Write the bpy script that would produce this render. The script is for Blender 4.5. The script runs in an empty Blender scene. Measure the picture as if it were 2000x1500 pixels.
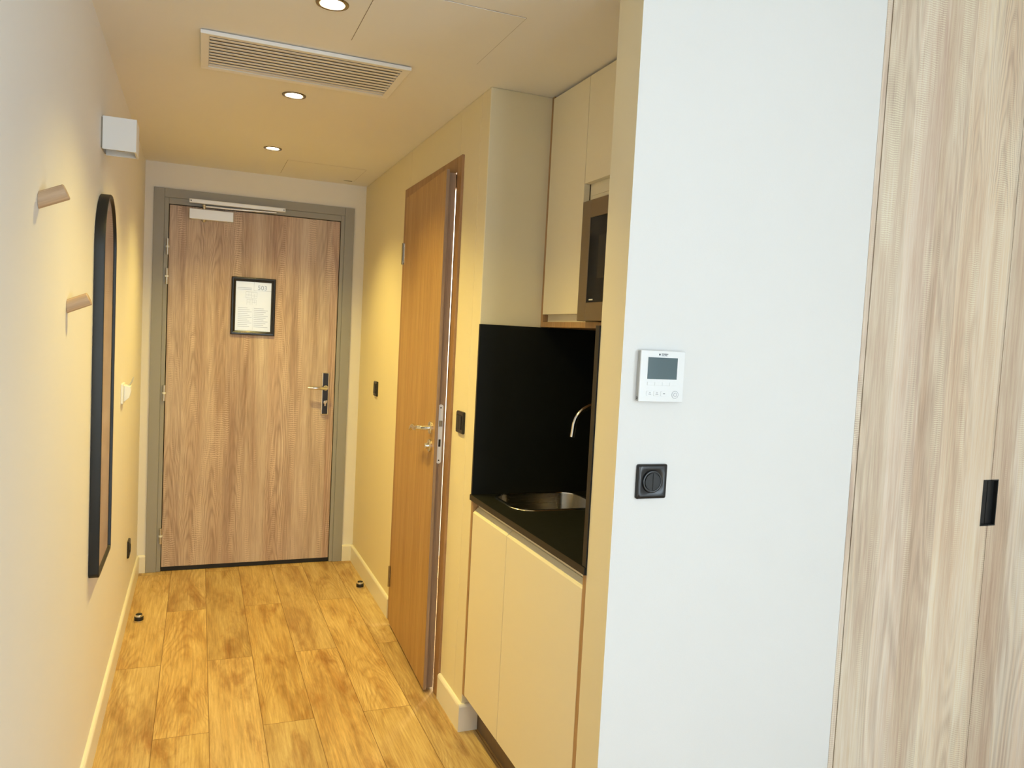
import bpy, bmesh, math
from mathutils import Vector, Matrix
C = bpy.context.scene.collection
S = bpy.context.scene
PI = math.pi

# ------------------------------------------------------------------ dimensions (metres)
W = 1.208      # corridor width, x of the right wall
D = 4.727      # y of the entry-door wall
H = 2.292      # corridor ceiling
HR = 2.52      # ceiling of the room behind
YN = 1.57      # y of the white wall facing the room
YK = 1.681     # kitchen niche begins
YE = 2.569     # kitchen niche ends
XB = 1.80      # niche back wall
XR = 3.10      # right wall of the room
YF = -3.6      # window wall

# ------------------------------------------------------------------ materials
def nt(name):
    m = bpy.data.materials.new(name); m.use_nodes = True
    n = m.node_tree; b = n.nodes['Principled BSDF']
    return m, n, b
def N(n, t, **kw):
    x = n.nodes.new(t)
    for k, v in kw.items():
        if hasattr(x, k): setattr(x, k, v)
        else: x.inputs[k].default_value = v
    return x
def L(n, a, b): n.links.new(a, b)
def mathn(n, op, a, b=None, c=None):
    x = n.nodes.new('ShaderNodeMath'); x.operation = op
    for i, v in enumerate((a, b, c)):
        if v is None: continue
        if isinstance(v, (int, float)): x.inputs[i].default_value = v
        else: L(n, v, x.inputs[i])
    return x.outputs[0]
def mixc(n, fac, a, b, bt='MIX'):
    x = n.nodes.new('ShaderNodeMix'); x.data_type = 'RGBA'; x.blend_type = bt
    for i, v in ((0, fac), (6, a), (7, b)):
        if isinstance(v, (int, float)): x.inputs[i].default_value = v
        elif isinstance(v, tuple): x.inputs[i].default_value = (*v[:3], 1)
        else: L(n, v, x.inputs[i])
    return x.outputs[2]
def ramp(n, fac, stops):
    x = n.nodes.new('ShaderNodeValToRGB'); L(n, fac, x.inputs[0])
    e = x.color_ramp.elements
    while len(e) < len(stops): e.new(.5)
    for el, (p, c) in zip(e, stops):
        el.position = p; el.color = (*c, 1) if isinstance(c, tuple) else (c, c, c, 1)
    return x.outputs[0]
def plain(name, col, rough=.5, metal=0., spec=.5, noise=0., nscale=40., coat=0.):
    m, n, b = nt(name)
    b.inputs['Base Color'].default_value = (*col, 1); b.inputs['Roughness'].default_value = rough
    b.inputs['Metallic'].default_value = metal; b.inputs['Specular IOR Level'].default_value = spec
    b.inputs['Coat Weight'].default_value = coat; b.inputs['Coat Roughness'].default_value = .06
    tc = N(n, 'ShaderNodeTexCoord')
    ns = N(n, 'ShaderNodeTexNoise', Scale=nscale, Detail=4.0); L(n, tc.outputs['Object'], ns.inputs['Vector'])
    if noise:
        c2 = tuple(c * (1 - noise) for c in col)
        L(n, mixc(n, ns.outputs['Fac'], col, c2), b.inputs['Base Color'])
    r2 = mathn(n, 'MULTIPLY_ADD', ns.outputs['Fac'], .06, max(rough - .03, 0.02)); L(n, r2, b.inputs['Roughness'])
    return m
def paint(name, col, rough=.6):
    m = plain(name, col, rough, spec=.3, noise=.03, nscale=3.)
    n = m.node_tree; b = n.nodes['Principled BSDF']
    tc = N(n, 'ShaderNodeTexCoord'); ns = N(n, 'ShaderNodeTexNoise', Scale=260., Detail=3.0)
    L(n, tc.outputs['Object'], ns.inputs['Vector'])
    bp = N(n, 'ShaderNodeBump', Strength=.06, Distance=.002); L(n, ns.outputs['Fac'], bp.inputs['Height'])
    L(n, bp.outputs[0], b.inputs['Normal'])
    return m
def wood(name, light, mid, dark, across='X', bands=9., contrast=1., ticks=.25, rough=.45, seed=0., figure=.5, fibre=200., stave=0., tickf=1050.):
    """oak decor with the grain along z; across = the axis the boards run across"""
    m, n, b = nt(name)
    tc = N(n, 'ShaderNodeTexCoord'); sp = N(n, 'ShaderNodeSeparateXYZ'); L(n, tc.outputs['Object'], sp.inputs[0])
    a = sp.outputs['XYZ'.index(across)]; z = sp.outputs[2]
    def vec(sa, sz, off=0.):
        cb = N(n, 'ShaderNodeCombineXYZ')
        L(n, mathn(n, 'MULTIPLY_ADD', a, sa, seed + off), cb.inputs[0]); L(n, mathn(n, 'MULTIPLY', z, sz), cb.inputs[1])
        cb.inputs[2].default_value = seed * 1.7 + off
        return cb.outputs[0]
    def noise(v, det=4., rough_=.6, dist=0.):
        x = N(n, 'ShaderNodeTexNoise', Scale=1.0, Detail=det, Roughness=rough_, Distortion=dist); L(n, v, x.inputs['Vector'])
        return x.outputs['Fac']
    broad = noise(vec(bands, .55), 3., .55, .3)
    col = ramp(n, broad, [(.5 - .2 / contrast, dark), (.5, mid), (.5 + .2 / contrast, light)])
    # cathedral figure: long distorted rings
    warp = noise(vec(6., .55, 7.), 2., .45)
    ring = mathn(n, 'SINE', mathn(n, 'ADD', mathn(n, 'MULTIPLY', warp, 130.), mathn(n, 'MULTIPLY', a, 40.)))
    ringm = mathn(n, 'MULTIPLY', mathn(n, 'MULTIPLY_ADD', ring, .5, .5), ramp(n, noise(vec(7., .9, 3.)), [(.42, 0.), (.62, 1.)]))
    col = mixc(n, mathn(n, 'MULTIPLY', ringm, figure), col, tuple(c * .78 for c in dark), 'MIX')
    # staves of slightly different tone, some with cathedral arches
    if stave:
        su = mathn(n, 'ADD', mathn(n, 'DIVIDE', mathn(n, 'ADD', a, mathn(n, 'MULTIPLY', noise(vec(3., .8, 2.), 2.), .03)), stave), seed * .37)
        sid = mathn(n, 'FLOOR', su); sf = mathn(n, 'SUBTRACT', mathn(n, 'FRACT', su), .5)
        wn = N(n, 'ShaderNodeTexWhiteNoise'); wn.noise_dimensions = '1D'; L(n, sid, wn.inputs['W'])
        rc = N(n, 'ShaderNodeSeparateColor'); L(n, wn.outputs['Color'], rc.inputs[0])
        hs = N(n, 'ShaderNodeHueSaturation'); L(n, col, hs.inputs['Color'])
        L(n, mathn(n, 'MULTIPLY_ADD', rc.outputs[0], .20, .90), hs.inputs['Value']); L(n, mathn(n, 'MULTIPLY_ADD', rc.outputs[1], .30, .85), hs.inputs['Saturation'])
        L(n, mathn(n, 'MULTIPLY_ADD', rc.outputs[2], .012, .494), hs.inputs['Hue']); col = hs.outputs[0]
        sw_ = mathn(n, 'ADD', sf, mathn(n, 'MULTIPLY_ADD', noise(vec(9., 2.2, 31.), 3.), .5, -.25))
        ph = mathn(n, 'ADD', mathn(n, 'MULTIPLY', z, 48.), mathn(n, 'MULTIPLY', mathn(n, 'MULTIPLY', sw_, sw_), 130.))
        ph = mathn(n, 'ADD', ph, mathn(n, 'MULTIPLY', noise(vec(14., 3., 41.), 3.), 9.))
        arch = mathn(n, 'POWER', mathn(n, 'MULTIPLY_ADD', mathn(n, 'SINE', ph), .5, .5), 2.2)
        am = mathn(n, 'MULTIPLY', ramp(n, noise(vec(2.5, 1.3, 51.), 2.), [(.47, 0.), (.60, 1.)]), ramp(n, rc.outputs[1], [(.35, 0.), (.45, 1.)]))
        col = mixc(n, mathn(n, 'MULTIPLY', mathn(n, 'MULTIPLY', arch, am), figure), col, tuple(c * .80 for c in dark))
    # fine fibres
    fib = noise(vec(fibre, 5.), 5., .72)
    col = mixc(n, .5, col, ramp(n, fib, [(.3, .28), (.7, .78)]), 'OVERLAY')
    # saw ticks across the grain
    tk = mathn(n, 'POWER', mathn(n, 'MULTIPLY_ADD', mathn(n, 'SINE', mathn(n, 'ADD', mathn(n, 'MULTIPLY', z, tickf), mathn(n, 'MULTIPLY', noise(vec(25., 9., 5.)), 16.))), .5, .5), 3.)
    tkm = mathn(n, 'MULTIPLY', tk, ramp(n, noise(vec(16., 1.9, 11.), 2.), [(.54, 0.), (.66, 1.)]))
    col = mixc(n, mathn(n, 'MULTIPLY', tkm, ticks), col, tuple(min(1, c * 1.3) for c in light))
    L(n, col, b.inputs['Base Color'])
    b.inputs['Roughness'].default_value = rough; b.inputs['Specular IOR Level'].default_value = .35
    bp = N(n, 'ShaderNodeBump', Strength=.12, Distance=.001); L(n, fib, bp.inputs['Height']); L(n, bp.outputs[0], b.inputs['Normal'])
    return m
def floor_mat():
    m, n, b = nt('oak_plank_floor')
    tc = N(n, 'ShaderNodeTexCoord'); sp = N(n, 'ShaderNodeSeparateXYZ'); L(n, tc.outputs['Object'], sp.inputs[0])
    x, y = sp.outputs[0], sp.outputs[1]
    pw, pl = .1803, 1.25
    u = mathn(n, 'DIVIDE', x, pw); ci = mathn(n, 'FLOOR', u); fu = mathn(n, 'FRACT', u)
    odd = mathn(n, 'FLOORED_MODULO', ci, 2.)
    off = mathn(n, 'MULTIPLY_ADD', odd, -.615, 3.415)
    v = mathn(n, 'DIVIDE', mathn(n, 'SUBTRACT', y, off), pl); ri = mathn(n, 'FLOOR', v); fv = mathn(n, 'FRACT', v)
    idv = N(n, 'ShaderNodeCombineXYZ'); L(n, ci, idv.inputs[0]); L(n, ri, idv.inputs[1])
    wn = N(n, 'ShaderNodeTexWhiteNoise'); wn.noise_dimensions = '2D'; L(n, idv.outputs[0], wn.inputs['Vector'])
    rnd = wn.outputs['Value']; rsp = N(n, 'ShaderNodeSeparateColor'); L(n, wn.outputs['Color'], rsp.inputs[0])
    def vec(sx, sy, o):
        cb = N(n, 'ShaderNodeCombineXYZ')
        L(n, mathn(n, 'MULTIPLY', x, sx), cb.inputs[0]); L(n, mathn(n, 'MULTIPLY', y, sy), cb.inputs[1])
        L(n, mathn(n, 'MULTIPLY_ADD', rnd, 37., o), cb.inputs[2]); return cb.outputs[0]
    def noise(v, det=4., r=.6, dist=0.):
        t = N(n, 'ShaderNodeTexNoise', Scale=1.0, Detail=det, Roughness=r, Distortion=dist); L(n, v, t.inputs['Vector']); return t.outputs['Fac']
    base = noise(vec(9., 1.5, 1.), 4., .6, .6)
    col = ramp(n, base, [(.30, (.38, .23, .095)), (.47, (.545, .375, .17)), (.70, (.68, .505, .255))])
    # stained heartwood patches
    blot = noise(vec(11., 2.6, 9.), 5., .65, .5)
    col = mixc(n, mathn(n, 'MULTIPLY', ramp(n, blot, [(.52, 0.), (.72, 1.)]), .72), col, (.27, .11, .032))
    # knots
    vo = N(n, 'ShaderNodeTexVoronoi', Scale=1.0); L(n, vec(6.2, 2.3, 4.), vo.inputs['Vector'])
    kn = ramp(n, vo.outputs['Distance'], [(.04, 1.), (.16, 0.)])
    col = mixc(n, mathn(n, 'MULTIPLY', kn, .4), col, (.26, .11, .035))
    # rings and fibres
    warp = noise(vec(5., .5, 15.), 2., .45)
    ring = mathn(n, 'MULTIPLY_ADD', mathn(n, 'SINE', mathn(n, 'MULTIPLY_ADD', warp, 120., mathn(n, 'MULTIPLY', x, 50.))), .5, .5)
    ringm = mathn(n, 'MULTIPLY', ring, ramp(n, noise(vec(8., 1., 21.)), [(.42, 0.), (.6, 1.)]))
    col = mixc(n, mathn(n, 'MULTIPLY', ringm, .3), col, (.30, .15, .05))
    sw_ = mathn(n, 'ADD', mathn(n, 'SUBTRACT', fu, .5), mathn(n, 'MULTIPLY_ADD', noise(vec(6., 1.6, 33.), 3.), .6, -.3))
    ph = mathn(n, 'ADD', mathn(n, 'MULTIPLY', y, 60.), mathn(n, 'MULTIPLY', mathn(n, 'MULTIPLY', sw_, sw_), 150.))
    ph = mathn(n, 'ADD', ph, mathn(n, 'MULTIPLY', noise(vec(12., 3., 43.), 3.), 10.))
    arch = mathn(n, 'POWER', mathn(n, 'MULTIPLY_ADD', mathn(n, 'SINE', ph), .5, .5), 2.5)
    am = ramp(n, noise(vec(3., 1.1, 53.), 2.), [(.48, 0.), (.60, 1.)])
    col = mixc(n, mathn(n, 'MULTIPLY', mathn(n, 'MULTIPLY', arch, am), .32), col, (.27, .13, .04))
    fib = noise(vec(150., 6., 2.), 5., .72)
    col = mixc(n, .6, col, ramp(n, fib, [(.3, .28), (.7, .76)]), 'OVERLAY')
    val = N(n, 'ShaderNodeHueSaturation'); L(n, col, val.inputs['Color'])
    L(n, mathn(n, 'MULTIPLY_ADD', rsp.outputs[0], .22, .86), val.inputs['Value'])
    L(n, mathn(n, 'MULTIPLY_ADD', rsp.outputs[1], .08, .98), val.inputs['Saturation'])
    col = val.outputs[0]
    # seams
    ex = mathn(n, 'MULTIPLY', mathn(n, 'MINIMUM', fu, mathn(n, 'SUBTRACT', 1., fu)), pw)
    ey = mathn(n, 'MULTIPLY', mathn(n, 'MINIMUM', fv, mathn(n, 'SUBTRACT', 1., fv)), pl)
    e = mathn(n, 'MINIMUM', ex, ey)
    seam = mathn(n, 'LESS_THAN', e, .0013)
    col = mixc(n, mathn(n, 'MULTIPLY', seam, .75), col, (.12, .055, .02))
    L(n, col, b.inputs['Base Color'])
    b.inputs['Specular IOR Level'].default_value = .3
    L(n, mathn(n, 'MULTIPLY_ADD', fib, .12, .42), b.inputs['Roughness'])
    hgt = mathn(n, 'SUBTRACT', mathn(n, 'MULTIPLY', fib, .15), mathn(n, 'MULTIPLY', seam, 1.))
    bp = N(n, 'ShaderNodeBump', Strength=.25, Distance=.0015); L(n, hgt, bp.inputs['Height']); L(n, bp.outputs[0], b.inputs['Normal'])
    return m
def emit(name, col, strength):
    m, n, b = nt(name)
    b.inputs['Base Color'].default_value = (.8, .8, .8, 1)
    b.inputs['Emission Color'].default_value = (*col, 1); b.inputs['Emission Strength'].default_value = strength
    return m
def brushed(name, col, rough, axis='X'):
    m, n, b = nt(name)
    b.inputs['Base Color'].default_value = (*col, 1); b.inputs['Metallic'].default_value = 1.
    tc = N(n, 'ShaderNodeTexCoord'); mp = N(n, 'ShaderNodeMapping')
    sc = [900., 900., 900.]; sc['XYZ'.index(axis)] = 8.; mp.inputs['Scale'].default_value = sc
    ns = N(n, 'ShaderNodeTexNoise', Scale=1.0, Detail=2.0); L(n, tc.outputs['Object'], mp.inputs[0]); L(n, mp.outputs[0], ns.inputs['Vector'])
    L(n, mathn(n, 'MULTIPLY_ADD', ns.outputs['Fac'], .15, rough - .07), b.inputs['Roughness'])
    return m
def glass_mat():
    m = bpy.data.materials.new('window_glass'); m.use_nodes = True; n = m.node_tree; n.nodes.clear()
    o = N(n, 'ShaderNodeOutputMaterial'); t = N(n, 'ShaderNodeBsdfTransparent'); g = N(n, 'ShaderNodeBsdfGlossy', Roughness=.02)
    mx = N(n, 'ShaderNodeMixShader'); mx.inputs[0].default_value = .05
    L(n, t.outputs[0], mx.inputs[1]); L(n, g.outputs[0], mx.inputs[2]); L(n, mx.outputs[0], o.inputs[0])
    return m

M = dict(
    wall=paint('warm_white_wall_paint', (.825, .83, .83)),
    lamp_tint_wall=paint('lamp_tinted_wall_paint', (.82, .735, .52)),  # off-white walls with the warm lamp light mixed into the colour
    left_wall=paint('daylight_raised_wall_paint', (.86, .84, .82)),  # same white paint, lightened in the colour to stand in for daylight
    ceil=paint('ceiling_paint', (.88, .86, .83)),
    base=plain('white_baseboard_lacquer', (.85, .82, .74), .35),
    floor=floor_mat(),
    edoor=wood('sawn_oak_door', (.63, .515, .455), (.535, .415, .355), (.41, .29, .235), 'X', 13., 1.2, .75, seed=3., figure=.6, fibre=150., tickf=520., stave=.115),
    ward=wood('pale_sawn_oak', (.87, .755, .60), (.78, .635, .49), (.64, .475, .35), 'X', 12., 1.1, .55, seed=11., figure=.55, fibre=210., stave=.105),
    bdoor=wood('plain_oak_veneer', (.47, .29, .125), (.43, .255, .105), (.385, .22, .09), 'Y', 22., .7, .0, seed=5., figure=.12),
    bframe=wood('oak_frame', (.40, .24, .12), (.36, .205, .10), (.31, .17, .08), 'Y', 30., .7, .0, seed=8., figure=.1),
    bedge=wood('oak_edge_band', (.36, .25, .165), (.32, .215, .14), (.27, .175, .11), 'X', 40., .7, .0, seed=6., figure=.05),
    edge=wood('oak_edge', (.46, .29, .15), (.40, .24, .115), (.34, .195, .09), 'Y', 30., .8, .0, seed=2., figure=.1),
    plinth=plain('brown_plinth', (.20, .135, .085), .5, noise=.2),
    greige=plain('greige_metal_lacquer', (.335, .335, .33), .45, noise=.03),
    cream=plain('cream_cabinet_lacquer', (.84, .765, .58), .42, spec=.4),
    black=plain('matt_black_laminate', (.006, .007, .006), .55, spec=.25),
    blackedge=plain('dark_worktop_edge', (.028, .022, .019), .5, spec=.35),
    bmetal=plain('black_powdercoat', (.012, .013, .014), .4, spec=.4),
    bplastic=plain('black_plastic', (.010, .010, .012), .22, spec=.5),
    screenoff=plain('black_glass', (.008, .009, .010), .08, spec=.3),
    white=plain('white_plastic', (.84, .86, .88), .35),
    whitebox=plain('white_plaster', (.80, .80, .80), .6),
    grey=plain('grey_plastic', (.52, .52, .50), .5),
    print=plain('grey_print', (.10, .115, .14), .7),
    ink=plain('notice_ink', (.12, .13, .16), .5, coat=1.),
    printlight=plain('pale_print', (.30, .33, .40), .6, coat=1.),
    paper=plain('white_paper', (.60, .63, .70), .4, coat=1.),
    lcd=plain('lcd_glass', (.085, .135, .155), .10, spec=.6),
    chrome=plain('polished_chrome', (.75, .74, .72), .14, metal=1.),
    steel=brushed('brushed_steel', (.58, .56, .53), .32, 'X'),
    sinksteel=brushed('sink_steel', (.40, .37, .32), .24, 'X'),
    alu=plain('satin_aluminium', (.78, .78, .79), .38, metal=.4),
    mwsteel=brushed('taupe_steel', (.27, .215, .17), .40, 'Y'),
    mirror=plain('mirror_silver', (.86, .86, .86), .015, metal=1.),
    peg=wood('beech_peg', (.56, .41, .28), (.50, .35, .23), (.44, .30, .19), 'Y', 60., .8, 0., seed=4., figure=.1),
    ventback=plain('vent_shadow_gap', (.24, .22, .20), .7),
    vent=plain('vent_white', (.86, .84, .82), .45),
    dark=plain('dark_gap', (.03, .025, .02), .8),
    ring=plain('dark_nickel', (.30, .27, .22), .25, metal=1.),
    lamp=emit('lamp_glow', (1., .86, .62), 28.),
    glass=glass_mat(),
    bath=paint('bathroom_white', (.86, .87, .86)),
    wframe=plain('window_frame_white', (.8, .8, .8), .4),
)

# ------------------------------------------------------------------ mesh helpers
def B(): return bmesh.new()
def box(bm, x0, x1, y0, y1, z0, z1):
    v = [bm.verts.new((x, y, z)) for x in (x0, x1) for y in (y0, y1) for z in (z0, z1)]
    for f in ((0, 1, 3, 2), (4, 6, 7, 5), (0, 4, 5, 1), (2, 3, 7, 6), (0, 2, 6, 4), (1, 5, 7, 3)):
        bm.faces.new([v[i] for i in f])
    return bm
def prism(bm, poly, axis, a0, a1):
    """poly in the two other axes (in xyz order), extruded along axis"""
    def P(p, a):
        q = list(p); q.insert('XYZ'.index(axis), a); return q
    n = len(poly)
    lo = [bm.verts.new(P(p, a0)) for p in poly]; hi = [bm.verts.new(P(p, a1)) for p in poly]
    bm.faces.new(lo[::-1]); bm.faces.new(hi)
    for i in range(n): bm.faces.new((lo[i], lo[(i + 1) % n], hi[(i + 1) % n], hi[i]))
    return bm
def frame_of(d):
    d = Vector(d).normalized(); u = d.orthogonal().normalized(); return d, u, d.cross(u)
def lathe(bm, p0, d, prof, seg=32):
    """profile [(distance along d, radius)] turned about the axis through p0"""
    p0 = Vector(p0); d, u, w = frame_of(d); rows = []
    for t, r in prof:
        if r < 1e-6: rows.append([bm.verts.new(p0 + d * t)])
        else: rows.append([bm.verts.new(p0 + d * t + (u * math.cos(k * 2 * PI / seg) + w * math.sin(k * 2 * PI / seg)) * r) for k in range(seg)])
    for a, b in zip(rows, rows[1:]):
        for k in range(seg):
            k2 = (k + 1) % seg
            if len(a) == 1 and len(b) == 1: continue
            if len(a) == 1: bm.faces.new((a[0], b[k2], b[k]))
            elif len(b) == 1: bm.faces.new((a[k], a[k2], b[0]))
            else: bm.faces.new((a[k], a[k2], b[k2], b[k]))
    return bm
def cyl(bm, p0, p1, r, seg=32):
    d = Vector(p1) - Vector(p0); l = d.length
    return lathe(bm, p0, d, [(0, 0), (0, r), (l, r), (l, 0)], seg)
def tube(bm, pts, r, seg=16):
    pts = [Vector(p) for p in pts]; rs = r if isinstance(r, (list, tuple)) else [r] * len(pts)
    rows = []; u = None
    for i, p in enumerate(pts):
        d = (pts[min(i + 1, len(pts) - 1)] - pts[max(i - 1, 0)]).normalized()
        u = d.orthogonal().normalized() if u is None else (u - d * u.dot(d)).normalized()
        w = d.cross(u)
        rows.append([bm.verts.new(p + (u * math.cos(k * 2 * PI / seg) + w * math.sin(k * 2 * PI / seg)) * rs[i]) for k in range(seg)])
    for a, b in zip(rows, rows[1:]):
        for k in range(seg): bm.faces.new((a[k], a[(k + 1) % seg], b[(k + 1) % seg], b[k]))
    bm.faces.new(rows[0][::-1]); bm.faces.new(rows[-1]); return bm
def rrect(a0, a1, b0, b1, r, seg=6):
    pts = []
    for cx, cy, s in ((a1 - r, b1 - r, 0), (a0 + r, b1 - r, 1), (a0 + r, b0 + r, 2), (a1 - r, b0 + r, 3)):
        for k in range(seg + 1):
            t = (s + k / seg) * PI / 2; pts.append((cx + r * math.cos(t), cy + r * math.sin(t)))
    return pts
def loop_strip(bm, loops, closed=True):
    """faces between successive 3-D loops of equal length"""
    rows = [[bm.verts.new(p) for p in l] for l in loops]
    for a, b in zip(rows, rows[1:]):
        for k in range(len(a)): bm.faces.new((a[k], a[(k + 1) % len(a)], b[(k + 1) % len(a)], b[k]))
    return rows
ORG = {}
def setp(o, label=None, cat=None, group=None, kind=None):
    for k, v in (('label', label), ('category', cat), ('group', group), ('kind', kind)):
        if v: o[k] = v
    return o
def thing(name, label, cat, loc, group=None):
    o = bpy.data.objects.new(name, None); C.objects.link(o); o.location = loc; o.empty_display_size = .05
    ORG[o] = Vector(loc); return setp(o, label, cat, group)
def obj(name, bm, mat, parent=None, bevel=0., smooth=False, loc=None, seg=2, label=None):
    bmesh.ops.recalc_face_normals(bm, faces=bm.faces)
    org = ORG[parent] if parent else Vector(loc if loc else (0, 0, 0))
    bmesh.ops.translate(bm, verts=bm.verts, vec=-org)
    me = bpy.data.meshes.new(name); bm.to_mesh(me); bm.free(); me.materials.append(M[mat])
    if smooth:
        for p in me.polygons: p.use_smooth = True
        me.set_sharp_from_angle(angle=math.radians(38))
    o = bpy.data.objects.new(name, me); C.objects.link(o); ORG[o] = org
    if parent: o.parent = parent
    else: o.location = org
    if bevel:
        md = o.modifiers.new('edge', 'BEVEL'); md.width = bevel; md.segments = seg; md.limit_method = 'ANGLE'; md.angle_limit = math.radians(40)
        md.harden_normals = False
    if label: o['label'] = label
    return o
def struct(name, bm, mat, bevel=0., label=None, loc=None, smooth=False):
    o = obj(name, bm, mat, None, bevel, smooth, loc); o['kind'] = 'structure'
    if label: o['label'] = label
    return o
def text(name, s, size, mat, parent, at, axis='Y', align='CENTER', depth=.0004, bold=False):
    """letters on a plane facing -y"""
    cu = bpy.data.curves.new(name, 'FONT'); cu.body = s; cu.size = size; cu.align_x = align; cu.align_y = 'CENTER'; cu.extrude = depth
    if bold: cu.offset = size * .018
    t = bpy.data.objects.new(name, cu); C.objects.link(t)
    me = bpy.data.meshes.new_from_object(t.evaluated_get(bpy.context.evaluated_depsgraph_get()))
    bpy.data.objects.remove(t); bpy.data.curves.remove(cu)
    R = Matrix.Rotation(PI / 2, 4, 'X'); me.transform(R); me.transform(Matrix.Translation(Vector(at) - ORG[parent]))
    me.materials.clear(); me.materials.append(M[mat])
    o = bpy.data.objects.new(name, me); C.objects.link(o); o.parent = parent; ORG[o] = ORG[parent]; return o
def copy_tree(o, loc, label=None):
    c = o.copy(); C.objects.link(c); c.location = loc
    if label: c['label'] = label
    for ch in list(o.children):
        d = ch.copy(); C.objects.link(d); d.parent = c
        for g in list(ch.children):
            e = g.copy(); C.objects.link(e); e.parent = d
    return c

# ------------------------------------------------------------------ the setting
T = .10
struct('floor', box(B(), -T, XR + T, YF - T, D + .16, -.08, 0), 'floor', label='honey oak plank floor running along the corridor')
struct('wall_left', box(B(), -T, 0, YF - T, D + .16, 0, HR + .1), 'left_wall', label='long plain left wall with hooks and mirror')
EX0, EX1, EZ = .045, 1.140, 2.153          # entry door frame outer
b = B()
box(b, 0, EX0 + .02, D, D + .16, 0, HR); box(b, EX1 - .02, W, D, D + .16, 0, HR); box(b, EX0 + .02, EX1 - .02, D, D + .16, EZ - .02, HR)
box(b, W, XR, D, D + .16, 0, HR)
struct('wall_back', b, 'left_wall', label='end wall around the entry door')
BY0, BY1, BZ = 2.890, 3.640, 2.056          # bathroom opening
b = B()
box(b, W, W + .09, BY1, D, 0, H); box(b, W, W + .09, YE + .09, BY0, 0, H); box(b, W, W + .09, BY0, BY1, BZ, H)
box(b, W, XB + .1, YE, YE + .09, 0, H)
struct('wall_right', b, 'lamp_tint_wall', .003, label='yellow lit right wall holding the narrow oak door')
b = B()
box(b, XB, XB + .1, YK, YE, 0, H)
struct('wall_niche', b, 'lamp_tint_wall', label='back wall of the kitchen niche')
b = B()
box(b, W, 1.936, YN, YK, 0, HR)
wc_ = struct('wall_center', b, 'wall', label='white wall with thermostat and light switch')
wc_.data.materials.append(M['lamp_tint_wall'])
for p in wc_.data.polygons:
    if p.normal.x < -.9 or p.normal.y > .9: p.material_index = 1        # corridor and niche sides carry the warm lamp tint in their colour
WX0, WX1, WZ0, WZ1 = .66, 1.46, .05, 2.32
VY0_, VY1_ = -3.45, -1.6
WZA, WZB = .05, 2.32
b = B(); box(b, XR, XR + T, YF - T, VY0_, 0, HR + .1); box(b, XR, XR + T, VY1_, D + .16, 0, HR + .1); box(b, XR, XR + T, VY0_, VY1_, 0, WZA); box(b, XR, XR + T, VY0_, VY1_, WZB, HR + .1); struct('wall_side', b, 'wall', label='right wall of the room behind')
b = B()
box(b, 2.4, 2.45, YE + .09, D, 0, H); box(b, W + .09, 2.4, D - .02, D, 0, H); box(b, XB + .1, 2.4, YE + .09, YE + .11, 0, H)
struct('wall_bathroom', b, 'bath', label='white bathroom wall seen through the door gap')
b = B()
box(b, -T, WX0, YF - T, YF, 0, HR + .1); box(b, WX1, XR + T, YF - T, YF, 0, HR + .1)
box(b, WX0, WX1, YF - T, YF, WZ1, HR + .1); box(b, WX0, WX1, YF - T, YF, 0, WZ0)
struct('wall_front', b, 'wall', label='window wall behind the viewer')
b = B()
for x0, x1 in ((WX0, WX0 + .06), (WX1 - .06, WX1)): box(b, x0, x1, YF - .08, YF - .03, WZ0, WZ1)
box(b, WX0, WX1, YF - .08, YF - .03, WZ1 - .06, WZ1); box(b, WX0, WX1, YF - .08, YF - .03, WZ0, WZ0 + .06)
wf = struct('window_1', b, 'wframe', .004, label='wide window of the room behind')
for x0, x1 in ((WX0 + .06, WX1 - .06),):
    obj('pane', box(B(), x0, x1, YF - .060, YF - .054, WZ0 + .06, WZ1 - .06), 'glass', wf)
b = B()
for y0, y1 in ((VY0_, VY0_ + .06), (VY1_ - .06, VY1_), (-2.55, -2.49)): box(b, XR + .03, XR + .08, y0, y1, WZ0, WZ1)
box(b, XR + .03, XR + .08, VY0_, VY1_, WZ1 - .06, WZ1); box(b, XR + .03, XR + .08, VY0_, VY1_, WZ0, WZ0 + .06)
wf = struct('added_window_2', b, 'wframe', .004, label='added side window of the room behind')  # unseen second window, added to bring more daylight onto the left wall
for y0, y1 in ((VY0_ + .06, -2.55), (-2.49, VY1_ - .06)):
    obj('pane', box(B(), XR + .054, XR + .060, y0, y1, WZ0 + .06, WZ1 - .06), 'glass', wf)
# ceilings: corridor slab with round holes for the downlights, higher ceiling in the room
LAMPS = [(.600, 2.150), (.600, 3.052), (.604, 4.010)]
b = prism(B(), [(-T, YN + .004), (1.934, YN + .004), (1.934, YE + .02), (2.5, YE + .02), (2.5, D + .16), (-T, D + .16)], 'Z', H, HR + .1)
me = bpy.data.meshes.new('c'); bmesh.ops.recalc_face_normals(b, faces=b.faces); b.to_mesh(me); b.free()
slab = bpy.data.objects.new('c', me); C.objects.link(slab)
k = B()
for x, y in LAMPS: cyl(k, (x, y, H - .05), (x, y, H + .09), .0385, 40)
bmesh.ops.recalc_face_normals(k, faces=k.faces)
mk = bpy.data.meshes.new('k'); k.to_mesh(mk); k.free(); kut = bpy.data.objects.new('k', mk); C.objects.link(kut)
md = slab.modifiers.new('holes', 'BOOLEAN'); md.object = kut; md.operation = 'DIFFERENCE'; md.solver = 'EXACT'
me2 = bpy.data.meshes.new_from_object(slab.evaluated_get(bpy.context.evaluated_depsgraph_get()))
bpy.data.objects.remove(slab); bpy.data.objects.remove(kut)
b = B(); b.from_mesh(me2); struct('ceiling', b, 'ceil', label='warm lit corridor ceiling')
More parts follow.
